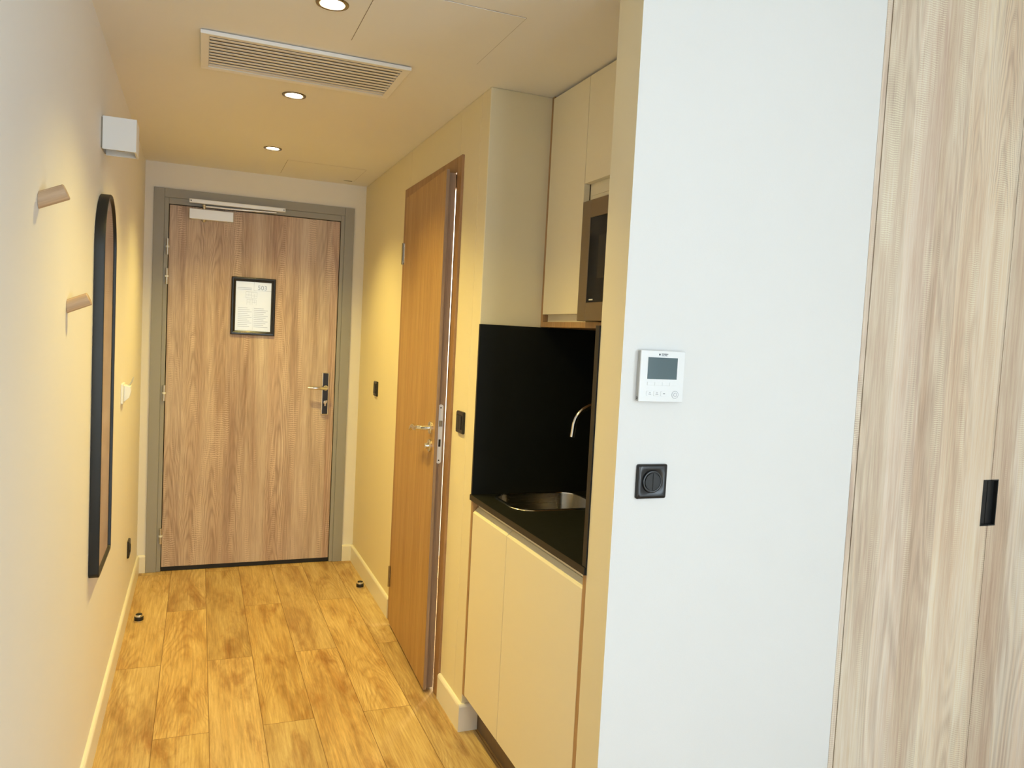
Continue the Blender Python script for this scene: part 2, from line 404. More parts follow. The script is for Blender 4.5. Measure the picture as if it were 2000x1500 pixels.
struct('ceiling_room', prism(B(), [(-T, YF - T), (XR + T, YF - T), (XR + T, YN + .75), (1.936, YN + .75), (1.936, YN + .004), (-T, YN + .004)], 'Z', HR, HR + .1), 'ceil', label='ceiling of the room behind')
# baseboards with a rounded top
def baseprof(h=.100, t=.013): return [(0, 0), (t, 0), (t, h - .010), (t - .002, h - .004), (t - .006, h), (0, h)]
b = prism(B(), [(p[0], p[1]) for p in baseprof()], 'Y', YF, D)
struct('baseboard_left', b, 'base', label='white baseboard along the left wall')
b = B()
prism(b, [(D - p[0], p[1]) for p in baseprof()], 'X', 0, EX0 - .001); prism(b, [(D - p[0], p[1]) for p in baseprof()], 'X', EX1 + .001, W)
struct('baseboard_back', b, 'base', label='short white baseboard beside the entry door')
b = B()
prism(b, [(W - p[0], p[1]) for p in baseprof()], 'Y', 3.712, D)
prism(b, [(W - p[0], p[1]) for p in baseprof()], 'Y', YE, 2.828); prism(b, [(YE - p[0], p[1]) for p in baseprof()], 'X', W - .013, 1.268)
struct('baseboard_right', b, 'base', label='white baseboard along the right wall')
b = B(); prism(b, [(YN - p[0], p[1]) for p in baseprof()], 'X', W - .013, 1.936)
prism(b, [(W - p[0], p[1]) for p in baseprof()], 'Y', YN - .013, YK - .001)
struct('baseboard_center', b, 'base', label='white baseboard under the light switch')

# ------------------------------------------------------------------ entry door
LX0, LX1, LZ0, LZ1 = .1255, 1.0595, .026, 2.066
door = struct('door_1', box(B(), LX0, LX1, D - .002, D + .040, LZ0, LZ1), 'edoor', .0015, label='sawn oak entry door with grey frame', loc=(LX0, D, 0))
b = B(); g = .004
for x0, x1 in ((EX0, LX0 - g - .022), (LX1 + g + .022, EX1)): box(b, x0, x1, D - .012, D + .10, 0, EZ)
box(b, LX0 - g - .022, LX1 + g + .022, D - .012, D + .10, LZ1 + g + .034, EZ)
for x0, x1 in ((LX0 - g - .022, LX0 - g), (LX1 + g, LX1 + g + .022)): box(b, x0, x1, D - .006, D + .10, 0, LZ1 + g + .034)
box(b, LX0 - g, LX1 + g, D - .006, D + .10, LZ1 + g, LZ1 + g + .034)
obj('door_frame', b, 'greige', door, .002)
obj('door_stop', box(B(), LX0 - g - .001, LX1 + g + .001, D + .041, D + .10, 0, LZ1 + g + .001), 'dark', door)
obj('door_seal', box(B(), LX0, LX1, D + .002, D + .035, .002, LZ0 - .001), 'bmetal', door)
for z in (1.834, 1.671, 1.021, .208):
    b = B(); cyl(b, (LX0 - .006, D - .014, z - .044), (LX0 - .006, D - .014, z - .005), .0075, 16); cyl(b, (LX0 - .006, D - .014, z + .005), (LX0 - .006, D - .014, z + .044), .0075, 16)
    hg = obj('hinge', b, 'steel', door, smooth=True)
    obj('bearing_ring', cyl(B(), (LX0 - .006, D - .014, z - .005), (LX0 - .006, D - .014, z + .005), .0105, 16), 'white', hg, smooth=True)
# handle plate
HX = 1.0045
b = prism(B(), rrect(HX - .0225, HX + .0225, .908, 1.162, .004), 'Y', D - .016, D - .002)
esc = obj('handle_plate', b, 'chrome', door, .004, label='polished chrome handle plate with black centre')
obj('plate_inlay', prism(B(), rrect(HX - .0155, HX + .0155, .912, 1.158, .003), 'Y', D - .0195, D - .0155), 'bplastic', esc, .001)
b = lathe(B(), (HX, D - .018, 1.070), (0, -1, 0), [(0, 0), (0, .0155), (.006, .0155), (.008, .011), (.04, .010), (.04, 0)], 24)
tube(b, [(HX + .004, D - .056, 1.070), (HX - .02, D - .060, 1.070), (HX - .05, D - .062, 1.071), (HX - .085, D - .060, 1.071), (HX - .106, D - .056, 1.071)], [.0095, .0095, .0095, .009, .0085], 16)
obj('lever_handle', b, 'chrome', esc, smooth=True)
b = lathe(B(), (HX, D - .018, .985), (0, -1, 0), [(0, 0), (0, .011), (.012, .010), (.012, 0)], 20)
prism(b, [(HX - .011, .979), (HX - .006, .975), (HX + .003, .984), (HX + .012, .992), (HX + .009, .998), (HX - .004, .993)], 'Y', D - .040, D - .030)
prism(b, [(HX - .005, .962), (HX + .004, .962), (HX + .004, .985), (HX - .005, .985)], 'Y', D - .036, D - .029)
obj('thumb_turn', b, 'chrome', esc, .0015)

# door closer
dc = thing('door_closer', 'silver door closer with slide rail at the top of the entry door', 'door closer', (.34, D, 1.992))
b = box(B(), .2265, .4565, D - .048, D - .003, 1.996, 2.052)
body = obj('closer_body', b, 'alu', dc, .002)
obj('spindle_cap', lathe(B(), (.302, D - .028, 1.996), (0, 0, -1), [(0, 0), (0, .013), (.006, .012), (.012, .007), (.012, 0)], 20), 'steel', body, smooth=True)
b = box(B(), .2235, .740, D - .034, D - .0125, 2.084, 2.108)
rail = obj('slide_rail', b, 'alu', dc, .003)
for x in (.234, .729): obj('screw', cyl(B(), (x, D - .0352, 2.096), (x, D - .0335, 2.096), .0045, 14), 'ring', rail)
b = lathe(B(), (.302, D - .030, 2.053), (0, 0, 1), [(0, 0), (0, .009), (.016, .009), (.018, .011), (.027, .011), (.029, 0)], 20)
box(b, .302, .44, D - .036, D - .020, 2.0655, 2.0745); prism(b, [(.44, 2.0655), (.69, 2.072), (.69, 2.080), (.44, 2.0745)], 'Y', D - .036, D - .020)
obj('closer_arm', b, 'chrome', dc, .001)

# framed safety notice
NX0, NX1, NZ0, NZ1 = .4580, .7005, 1.366, 1.6965
nf = thing('framed_notice', 'black framed printed notice reading 503 hung on the oak entry door', 'notice', (.579, D, NZ0))
def ringloop(x0, x1, z0, z1, y): return [(x0, y, z0), (x1, y, z0), (x1, y, z1), (x0, y, z1)]
b = B()
prof = [(0, .003), (0, .014), (.004, .019), (.012, .0195), (.014, .0155), (.021, .014), (.0245, .007), (.0245, .003)]
rows = loop_strip(b, [ringloop(NX0 + i, NX1 - i, NZ0 + i, NZ1 - i, D - d) for i, d in prof] )
for q in range(4): b.faces.new((rows[-1][q], rows[-1][(q + 1) % 4], rows[0][(q + 1) % 4], rows[0][q]))
obj('frame', b, 'bplastic', nf, .0008)
px0, px1, pz0, pz1 = NX0 + .0243, NX1 - .0243, NZ0 + .0243, NZ1 - .0243
sh = obj('sheet', box(B(), px0, px1, D - .0075, D - .0035, pz0, pz1), 'paper', nf)
yy = D - .0082
def bars(rects):
    bb = B()
    for x0, x1, z0, z1 in rects: box(bb, x0, x1, yy, D - .0074, z0, z1)
    return bb
pw_, ph_ = px1 - px0, pz1 - pz0
def R_(u0, u1, v0, v1): return (px0 + u0 * pw_, px0 + u1 * pw_, pz1 - v1 * ph_, pz1 - v0 * ph_)
text('room_number', '503', .036, 'ink', sh, (px0 + .745 * pw_, yy, pz1 - .115 * ph_))
obj('ruled_border', bars([R_(.500, .508, 0, .17), R_(.50, 1, .17, .176)]), 'printlight', sh)
obj('ruled_line', bars([R_(.49, .496, .52, .97)]), 'printlight', sh)
rects = []; rects2 = []
obj('printed_heading', bars([R_(.04, .44, .12 + .033 * i, .134 + .033 * i) for i in range(2)]), 'printlight', sh)
for i in range(11):
    rects.append(R_(.07, .34 + .12 * ((i * 7) % 3) / 2, .53 + .038 * i, .541 + .038 * i)); rects2.append(R_(.52, .80 + .12 * ((i * 5) % 3) / 2, .53 + .038 * i, .541 + .038 * i))
obj('printed_text', bars(rects), 'printlight', sh); obj('printed_text', bars(rects2), 'printlight', sh)
pl = [R_(.28, .60, .20, .206), R_(.28, .286, .20, .33), R_(.28, .60, .326, .332), R_(.594, .60, .20, .33), R_(.36, .366, .20, .29), R_(.44, .446, .20, .33), R_(.52, .526, .24, .33),
      R_(.28, .44, .265, .271), R_(.46, .60, .28, .286), R_(.31, .58, .36, .366), R_(.31, .316, .36, .47), R_(.40, .406, .36, .47), R_(.46, .466, .34, .47), R_(.52, .526, .36, .44), R_(.574, .58, .36, .47), R_(.31, .40, .41, .416), R_(.46, .58, .41, .416)]
obj('floor_plan', bars(pl), 'printlight', sh)

# ------------------------------------------------------------------ bathroom door (ajar into the corridor)
FX = W - .010
b = B()
box(b, FX, W + .10, 2.832, BY0, 0, 2.113); box(b, FX, W + .10, BY1, 3.704, 0, 2.113); box(b, FX, W + .10, BY0, BY1, BZ, 2.113)
bd_frame_bm = b
# leaf in local coordinates: hinge line at the origin, leaf runs to -y; -x faces the corridor
bl = B(); LWID = .738
box(bl, 0, .013, -LWID, 0, .012, 2.062); box(bl, .013, .043, -LWID + .017, -.013, .012, 2.054)
hx, hy, ang = FX - .0125, 3.653 - .030, math.atan2(.030, LWID)
Rm = Matrix.Translation((hx, hy, 0)) @ Matrix.Rotation(-ang, 4, 'Z')
def leafpt(p): return Rm @ Vector(p)
def toleaf(bm): bmesh.ops.transform(bm, matrix=Rm, verts=bm.verts); return bm
bdoor = struct('door_2', toleaf(bl), 'bdoor', .0012, label='narrow orange oak door standing slightly ajar', loc=(hx, hy, 0))
obj('door_frame', bd_frame_bm, 'bframe', bdoor, .002, label='oak door frame')
b = B(); box(b, .0004, .0128, -LWID - .0006, -LWID + .0002, .013, 2.061); obj('edge_band', toleaf(b), 'bedge', bdoor, label='grey brown edge of the door leaf')
b = B(); box(b, .0135, .0428, -LWID + .0164, -LWID + .0172, .013, 2.053); obj('edge_band', toleaf(b), 'bedge', bdoor, label='grey brown rebated edge of the door leaf')
b = B(); box(b, .0005, .004, -.008, .016, -.045, .045); 
for z in (1.80, .24):
    b = B(); cyl(b, (-.004, .007, z - .05), (-.004, .007, z + .05), .007, 16); obj('hinge', toleaf(b), 'ring', bdoor, smooth=True)
ly = -LWID + .0170
b = prism(B(), rrect(.0145, .0345, .921, 1.155, .0095), 'Y', ly - .002, ly + .002)
lk = obj('lock_plate', toleaf(b), 'alu', bdoor, label='satin steel lock plate')
b = box(B(), .0185, .0325, ly - .0045, ly - .0015, 1.068, 1.091); obj('latch_bolt', toleaf(b), 'ring', lk)
b = box(B(), .0205, .0290, ly - .0028, ly - .0015, .988, 1.017); obj('bolt_slot', toleaf(b), 'dark', lk)
for z in (1.142, .934): obj('screw', toleaf(cyl(B(), (.0245, ly - .0026, z), (.0245, ly - .001, z), .003, 12)), 'dark', lk)
hyl = -LWID + .058
HZ = 1.057
b = lathe(B(), (0, hyl, HZ), (-1, 0, 0), [(0, 0), (0, .026), (.007, .026), (.009, .023), (.009, .010), (.012, .0095), (.045, .0095)], 28)
tube(b, [(-.040, hyl - .002, HZ), (-.050, hyl + .004, HZ), (-.053, hyl + .025, HZ - .003), (-.053, hyl + .056, HZ - .009), (-.053, hyl + .078, HZ - .007), (-.053, hyl + .098, HZ - .004), (-.053, hyl + .122, HZ - .010), (-.053, hyl + .142, HZ - .024)], [.0095, .0098, .0100, .0098, .0092, .0085, .008, .0065], 16)
obj('lever_handle', toleaf(b), 'chrome', bdoor, smooth=True, label='brushed nickel lever on a round rose')
b = lathe(B(), (0, hyl, .986), (-1, 0, 0), [(0, 0), (0, .026), (.007, .026), (.009, .023), (.009, .012), (.022, .011), (.024, .008), (.024, 0)], 28)
obj('thumb_turn', toleaf(b), 'chrome', bdoor, smooth=True)
# keep (strike) on the jamb
obj('strike_plate', box(B(), FX + .006, FX + .030, BY0, BY0 + .002, .93, 1.13), 'ring', bdoor)

# ------------------------------------------------------------------ left wall
def peg(loc, label):
    t = thing('coat_peg', label, 'coat hook', loc, 'wooden pegs on the left wall')
    p = Vector(loc); a = math.radians(24); d = Vector((math.cos(a), 0, math.sin(a))); u = Vector((-math.sin(a), 0, math.cos(a))); w = Vector((0, 1, 0))
    bm = B(); n = 32; rr = .0155; A = []; E = []
    for k in range(n):
        o = u * math.cos(k * 2 * PI / n) * rr + w * math.sin(k * 2 * PI / n) * rr
        q = p + o; s = -q.x / d.x; A.append(bm.verts.new(q + d * (s + .0005)))
        E.append((o, q))
    Lp = .052
    rows = [A]
    for inset, back in ((0, .0015), (.0015, 0)):
        rows.append([bm.verts.new(p + o * ((rr - inset) / rr) + d * (Lp - back) ) for o, q in E])
    for r0, r1 in zip(rows, rows[1:]):
        for k in range(n): bm.faces.new((r0[k], r0[(k + 1) % n], r1[(k + 1) % n], r1[k]))
    bm.faces.new(rows[0][::-1]); bm.faces.new(rows[-1])
    obj('peg', bm, 'peg', t, smooth=True); return t
peg((0, 1.752, 1.651), 'upper wooden coat peg, the one closer to the ceiling on the left wall')
peg((0, 2.117, 1.452), 'lower wooden coat peg just beside the black framed mirror')

# arched mirror
MY0, MY1, MZ0, MZ1 = 2.600, 2.950, .633, 1.815
def arch(i, seg=24, rb=.018):
    y0, y1, z0, z1 = MY0 + i, MY1 - i, MZ0 + i, MZ1 - i; r = (y1 - y0) / 2; cy = (y0 + y1) / 2; pts = []; rb = max(rb - i, .004)
    for k in range(seg + 1): t = k / seg * PI; pts.append((cy + r * math.cos(t), z1 - r + r * math.sin(t)))
    for k in range(5): t = PI + k / 4 * PI / 2; pts.append((y0 + rb + rb * math.cos(t), z0 + rb + rb * math.sin(t)))
    for k in range(5): t = 1.5 * PI + k / 4 * PI / 2; pts.append((y1 - rb + rb * math.cos(t), z0 + rb + rb * math.sin(t)))
    return pts
mr = thing('wall_mirror', 'tall arched mirror in a thin black frame on the left wall', 'mirror', (0, 2.775, MZ0))
b = B(); loops = [[(x, y, z) for y, z in arch(i)] for i, x in ((0, .001), (0, .027), (.0015, .029), (.0085, .029), (.010, .027), (.010, .001))]
rows = loop_strip(b, loops)
for q in range(len(rows[0])): b.faces.new((rows[-1][q], rows[-1][(q + 1) % len(rows[0])], rows[0][(q + 1) % len(rows[0])], rows[0][q]))
obj('frame', b, 'bmetal', mr, smooth=True)
obj('mirror_glass', prism(B(), arch(.0098), 'X', .010, .024), 'mirror', mr)

# white wall lamp (cube, open below)
wl = thing('wall_lamp', 'white cube wall lamp high on the left wall', 'wall lamp', (0, 2.77, 1.946))
b = B(); x1, y0, y1, z0, z1, t_ = .098, 2.716, 2.828, 1.946, 2.046, .006
box(b, .004, x1, y0, y0 + t_, z0, z1); box(b, .004, x1, y1 - t_, y1, z0, z1); box(b, x1 - t_, x1, y0 + t_, y1 - t_, z0, z1); box(b, .004, x1 - t_, y0 + t_, y1 - t_, z0 + .045, z0 + .055)
obj('shade', b, 'whitebox', wl, .001)
obj('back_plate', box(B(), 0, .004, y0 + .002, y1 - .002, z0 + .004, z1 - .004), 'ring', wl)
obj('bulb', lathe(B(), (.05, (y0 + y1) / 2, z0 + .045), (0, 0, -1), [(0, .012), (.012, .013), (.028, .018), (.036, .012), (.038, 0)], 20), 'grey', wl, smooth=True)

# white holder on the left wall
ch = thing('card_holder', 'small white wall holder mounted beyond the mirror on the left wall', 'card holder', (0, 3.60, 1.07))
obj('back_plate', prism(B(), rrect(3.545, 3.645, 1.072, 1.157, .006), 'X', 0, .009), 'white', ch, .002)
b = prism(B(), [(.009, 1.150), (.034, 1.146), (.036, 1.125), (.030, 1.098), (.014, 1.082), (.009, 1.082)], 'Y', 3.572, 3.632)
obj('cradle', b, 'white', ch, .003)
b = tube(B(), [(.022, 3.60, 1.146), (.028, 3.603, 1.150), (.034, 3.604, 1.160), (.040, 3.604, 1.176), (.043, 3.604, 1.184)], [.004, .0035, .003, .0022, .0015], 10)
obj('clip', b, 'grey', ch, smooth=True)

# black socket near the floor on the left wall
def socket(x, y, z, face, label, kind):
    """black 82 mm cover plate on a wall facing +x (face=1) or -x (face=-1)"""
    t = thing('wall_switch' if kind != 'socket' else 'wall_socket', label, 'light switch' if kind != 'socket' else 'socket', (x, y, z))
    bm = B(); R = .041
    loops = []
    for i, d in ((0, .0), (0, .006), (.003, .0095), (.012, .0105), (.014, .0095)):
        loops.append([(x + face * d, q[0], q[1]) for q in rrect(y - R + i, y + R - i, z - R + i, z + R - i, max(.006 - i * .2, .003), 4)])
    rows = loop_strip(bm, loops); bm.faces.new(rows[-1]); bm.faces.new(rows[0][::-1])
    obj('cover_plate', bm, 'bplastic', t, smooth=True)
    if kind == 'socket':
        bm = lathe(B(), (x + face * .0095, y, z), (face, 0, 0), [(0, .0), (0, .0225), (.003, .0225), (.003, .0195), (-.004, .019), (-.004, 0)], 32)
        pl_ = obj('socket_well', bm, 'bmetal', t, smooth=True)
        obj('earth_pin', cyl(B(), (x + face * .005, y, z + .010), (x + face * .014, y, z + .010), .0024, 12), 'chrome', pl_, smooth=True)
    else:
        for s in (-1, 1):
            bm = prism(B(), rrect(*sorted((y + s * .0008, y + s * .026)), z - .026, z + .026, .002, 3), 'X', *sorted((x + face * .009, x + face * .0125)))
            obj('rocker', bm, 'bmetal', t, .0008)
    return t
socket(0, 4.075, .322, 1, 'black round socket low on the left wall near the baseboard', 'socket')
socket(W, 4.218, 1.110, -1, 'black switch plate between the entry door and the narrow oak door', 'switch')
socket(W, 2.720, 1.107, -1, 'black switch plate between the narrow oak door and the kitchen niche', 'switch')

# door stops
ds = thing('door_stop', 'small black and chrome floor stop by the left baseboard', 'door stop', (.063, 3.952, 0), 'floor door stops')
obj('base_disc', lathe(B(), (.063, 3.952, 0), (0, 0, 1), [(0, 0), (0, .019), (.008, .019), (.009, .017), (.009, 0)], 28), 'chrome', ds, smooth=True)
obj('rubber_body', lathe(B(), (.063, 3.952, .008), (0, 0, 1), [(0, 0), (0, .0205), (.016, .0205), (.018, .018), (.018, 0)], 28), 'bmetal', ds, smooth=True)
obj('chrome_band', lathe(B(), (.063, 3.952, .0255), (0, 0, 1), [(0, 0), (0, .0175), (.007, .0165), (.009, .014), (.009, 0)], 28), 'chrome', ds, smooth=True)
obj('rubber_cap', lathe(B(), (.063, 3.952, .034), (0, 0, 1), [(0, 0), (0, .0145), (.003, .0140), (.004, .012), (.004, 0)], 28), 'bmetal', ds, smooth=True)
copy_tree(ds, (1.156, 4.196, 0), 'small black and chrome floor stop by the right baseboard')

# ------------------------------------------------------------------ ceiling fittings
labs = ['lit round ceiling spotlight above the vent grille, at the top edge', 'lit round ceiling spotlight between the vent grille and the farthest spotlight', 'lit round ceiling spotlight closest to the entry door']
lx, ly_ = LAMPS[0]
dl = thing('ceiling_spotlight', labs[0], 'spotlight', (lx, ly_, H), 'ceiling spotlights')
obj('trim_ring', lathe(B(), (lx, ly_, H + .012), (0, 0, -1), [(0, .0380), (.0122, .0380), (.0122, .0440), (.0150, .0425), (.0160, .0390), (.0150, .0340), (.004, .0325), (0, .0325)], 48), 'ring', dl, smooth=True)
obj('housing', lathe(B(), (lx, ly_, H + .010), (0, 0, 1), [(0, .0375), (.055, .0375), (.055, 0)], 32), 'ring', dl, smooth=True)
d_ = Vector((.12, -.10, -1)).normalized()
obj('lens', lathe(B(), Vector((lx, ly_, H)) + Vector((.002, 0, .004)), d_, [(0, 0), (0, .0265), (-.004, .028), (-.02, .026), (-.02, 0)], 32), 'lamp', dl, smooth=True)
for (x, y), lb in list(zip(LAMPS, labs))[1:]: copy_tree(dl, (x, y, H), lb)

vt = thing('vent_grille', 'wide white louvred vent grille in the corridor ceiling', 'vent', (.594, 2.69, H))
VX0, VX1, VY0, VY1 = .276, .911, 2.516, 2.862
b = B()
def rl(i, z): return [(VX0 + i, VY0 + i, z), (VX1 - i, VY0 + i, z), (VX1 - i, VY1 - i, z), (VX0 + i, VY1 - i, z)]
rows = loop_strip(b, [rl(.008, H - .0002), rl(.008, H - .0035), rl(0, H - .0035), rl(0, H - .0125), rl(.0015, H - .014), rl(.024, H - .012), rl(.026, H - .0002)])
obj('frame', b, 'vent', vt)
b = B(); nl = 10; s0, s1 = VY0 + .028, VY1 - .028
for i in range(nl):
    y = s0 + (i + .5) * (s1 - s0) / nl
    prism(b, [(y - .0080, H - .0118), (y + .0080, H - .0112), (y + .0080, H - .0100), (y - .0080, H - .0106)], 'X', VX0 + .025, VX1 - .025)
obj('louver', b, 'vent', vt)
obj('duct_back', box(B(), VX0 + .025, VX1 - .025, VY0 + .025, VY1 - .025, H - .0006, H - .0001), 'ventback', vt)
def hatch(x0, x1, y0, y1, label, latch=False):
    t = thing('ceiling_hatch', label, 'access panel', ((x0 + x1) / 2, (y0 + y1) / 2, H), 'ceiling access panels')
    obj('panel', box(B(), x0 + .0015, x1 - .0015, y0 + .0015, y1 - .0015, H - .0016, H - .0002), 'ceil', t, .0004)
    bm = B(); rows = loop_strip(bm, [[(x0 + i, y0 + i, H - .0006), (x1 - i, y0 + i, H - .0006), (x1 - i, y1 - i, H - .0006), (x0 + i, y1 - i, H - .0006)] for i in (0, .0017)])
    obj('seam', bm, 'plinth', t)
    if latch: obj('latch_slot', prism(B(), [(x1 - .062, y1 - .020), (x1 - .012, y1 - .012), (x1 - .012, y1 - .030)], 'Z', H - .0022, H - .0012), 'dark', t)
hatch(.692, 1.090, 1.98, 2.385, 'flush ceiling access panel beside the vent grille')
hatch(.697, 1.109, 4.235, 4.622, 'flush ceiling access panel just in front of the entry door', True)

# ------------------------------------------------------------------ kitchenette
CF = W                                        # front of the base unit
bc = thing('base_cabinet', 'cream two-door base cabinet with oak edges under the black worktop', 'cabinet', (1.5, 2.13, 0))
KY0, KY1 = YK + .001, YE - .001
b = B()
box(b, CF, XB - .01, KY1 - .018, KY1, .136, .847); box(b, CF, XB - .01, KY0, KY0 + .018, .136, .847); box(b, CF + .021, XB - .01, KY0 + .018, KY1 - .018, .136, .154)
box(b, XB - .03, XB - .011, KY0 + .018, KY1 - .018, .154, .847)
obj('carcass', b, 'edge', bc, .0008)
obj('plinth', box(B(), 1.270, 1.286, KY0, KY1, .001, .136), 'plinth', bc)
obj('grip_rail', box(B(), CF + .022, CF + .034, KY0 + .0185, KY1 - .0185, .770, .8465), 'cream', bc)
dprof = [(CF + .001, .140), (CF + .0195, .140), (CF + .0195, .824), (CF + .001, .806)]
ymid = 2.222
obj('cabinet_door', prism(B(), dprof, 'Y', ymid + .0015, KY1 - .0205), 'cream', bc, .0008)
obj('cabinet_door', prism(B(), dprof, 'Y', KY0 + .0205, ymid - .0015), 'cream', bc, .0008)

wt = thing('worktop', 'matt black kitchen worktop with the sink set into it', 'worktop', (1.5, 2.13, .848))
SX0, SX1, SY0, SY1, SR = 1.270, 1.600, 2.280, 2.553, .075
b = B()
outer = [(CF - .006, KY0), (XB - .001, KY0), (XB - .001, KY1), (CF - .006, KY1)]
inner = rrect(SX0 + .006, SX1 - .006, SY0 + .006, SY1 - .006, SR - .006, 8)
for z in (.848, .868):
    vo = [b.verts.new((*p, z)) for p in outer]; vi = [b.verts.new((*p, z)) for p in inner]
    eds = [b.edges.new((vo[i], vo[(i + 1) % 4])) for i in range(4)] + [b.edges.new((vi[i], vi[(i + 1) % len(vi)])) for i in range(len(vi))]
    bmesh.ops.triangle_fill(b, use_beauty=True, use_dissolve=False, edges=eds)
    if z < .86: lo_o, lo_i = vo, vi
    else:
        for i in range(4): b.faces.new((lo_o[i], lo_o[(i + 1) % 4], vo[(i + 1) % 4], vo[i]))
        for i in range(len(vi)): b.faces.new((lo_i[i], lo_i[(i + 1) % len(vi)], vi[(i + 1) % len(vi)], vi[i]))
obj('slab', b, 'black', wt)
obj('front_edge', box(B(), CF - .0072, CF - .0062, KY0, KY1, .8485, .8675), 'blackedge', wt, label='dark brown worktop edge band')

sk = thing('kitchen_sink', 'small stainless steel sink bowl set into the black worktop', 'sink', (1.435, 2.416, .71))
b = B()
def sl(i, z, r=None): return [(*p, z) for p in rrect(SX0 + i, SX1 - i, SY0 + i, SY1 - i, max((SR if r is None else r) - i, .02), 8)]
loop_strip(b, [sl(-.004, .8683), sl(-.002, .8705), sl(.003, .8720), sl(.008, .8710), sl(.0102, .8665)])
obj('rim', b, 'chrome', sk, smooth=True)
b = B(); rows = loop_strip(b, [sl(.0100, .8685), sl(.0105, .866), sl(.018, .730), sl(.030, .712), sl(.060, .706)])
b.faces.new(rows[-1])
obj('bowl', b, 'sinksteel', sk, smooth=True)
obj('drain', lathe(B(), (1.435, 2.416, .7065), (0, 0, 1), [(0, 0), (0, .038), (.002, .036), (.003, .028), (.001, .02), (.001, 0)], 28), 'chrome', sk, smooth=True)

tp = thing('kitchen_tap', 'chrome gooseneck tap arching over the sink from behind the panel', 'tap', (1.705, 2.42, .869))
b = lathe(B(), (1.705, 2.42, .869), (0, 0, 1), [(0, 0), (0, .026), (.006, .026), (.010, .022), (.10, .021), (.105, .012), (.105, 0)], 28)
obj('tap_body', b, 'chrome', tp, smooth=True)
pts = [(1.705, 2.42, .97), (1.705, 2.42, 1.08), (1.702, 2.42, 1.13)]
for k in range(1, 13):
    t = k / 12 * math.radians(168); pts.append((1.612 + .090 * math.cos(t), 2.42, 1.122 + .086 * math.sin(t)))
pts += [(1.5225, 2.42, 1.122), (1.519, 2.42, 1.094)]
obj('spout', tube(B(), pts, .0098, 16), 'chrome', tp, smooth=True)
b = tube(B(), [(1.712, 2.42, .965), (1.730, 2.38, .985), (1.735, 2.34, 1.0)], [.007, .006, .005], 12); obj('lever', b, 'chrome', tp, smooth=True)

sp = thing('splashback', 'large matt black splashback panel on the far side of the niche', 'splashback', (1.5, KY1, .869), 'black splashbacks of the kitchen niche')
obj('panel', box(B(), CF - .002, XB - .012, KY1 - .010, KY1, .8685, 1.4735), 'black', sp)
obj('edge_strip', box(B(), CF - .0032, CF - .0022, KY1 - .010, KY1, .8685, 1.4735), 'blackedge', sp)
sp2 = thing('splashback', 'slim black splashback panel seen edge-on against the near wall of the niche', 'splashback', (1.5, KY0, .869), 'black splashbacks of the kitchen niche')
obj('panel', box(B(), CF - .002, XB - .012, KY0, KY0 + .018, .8685, 1.4730), 'black', sp2)
obj('edge_strip', box(B(), CF - .0042, CF - .0022, KY0, KY0 + .018, .8685, 1.4730), 'blackedge', sp2, label='dark brown front edge')
obj('return_panel', box(B(), XB - .0115, XB - .001, KY0 + .019, KY1 - .011, .8685, 1.4735), 'black', sp)

UX = 1.440                                    # upper cabinet front
uc = thing('wall_cabinet', 'cream wall cabinet with oak carcass above the kitchen worktop', 'cabinet', (1.62, 2.13, 1.4745))
b = B()
box(b, UX, XB - .012, KY1 - .018, KY1, 1.4745, H - .001); box(b, UX, XB - .012, KY0, KY0 + .018, 1.4745, H - .001)
box(b, UX, XB - .012, KY0 + .018, KY1 - .018, 1.4745, 1.4935); box(b, UX + .022, XB - .012, KY0 + .018, KY1 - .018, H - .02, H - .001)
obj('carcass', b, 'edge', uc, .0008)
b = box(B(), UX + .021, XB - .013, 2.2555, 2.2715, 1.494, H - .021); box(b, UX + .021, XB - .013, KY0 + .0185, 2.255, 1.884, 1.902)
obj('divider', b, 'cream', uc, .0005)
obj('cabinet_door', box(B(), UX - .003, UX + .018, 2.2715, KY1 - .0215, 1.520, H - .010), 'cream', uc, .0008, label='tall narrow cream door')
obj('cabinet_door', box(B(), UX - .003, UX + .018, KY0 + .0205, 2.2685, 1.940, H - .010), 'cream', uc, .0008, label='short cream door above the microwave')
obj('grip_rail', box(B(), UX + .020, UX + .030, 2.2725, KY1 - .0185, 1.4938, 1.55), 'cream', uc)
obj('grip_rail', box(B(), UX + .020, UX + .030, KY0 + .0185, 2.2545, 1.9022, 1.96), 'cream', uc)

mw = thing('microwave_oven', 'built-in taupe steel microwave with black glass door in the wall cabinet', 'microwave', (1.58, 2.0, 1.4945))
MX, my0, my1, mz0, mz1 = 1.408, YK + .022, 2.215, 1.4955, 1.870
obj('casing', box(B(), UX + .01, XB - .03, my0 + .01, my1 - .02, mz0, mz1 - .005), 'dark', mw)
b = B()
gy1, gz0, gz1 = 2.160, 1.553, 1.815
box(b, MX, UX + .012, gy1, my1, mz0, mz1); box(b, MX, UX + .012, my0, gy1, mz0, gz0); box(b, MX, UX + .012, my0, gy1, gz1, mz1)
fr = obj('trim_frame', b, 'mwsteel', mw, .0012)
dr = obj('glass_door', box(B(), MX + .002, UX + .012, my0 + .003, gy1 - .0005, gz0 + .0005, gz1 - .0005), 'screenoff', mw)
obj('window', box(B(), MX + .0012, MX + .0022, my0 + .01, 2.098, 1.625, 1.755), 'bplastic', dr)
obj('badge', box(B(), MX + .0010, MX + .0022, 2.118, 2.142, 1.559, 1.563), 'alu', dr)

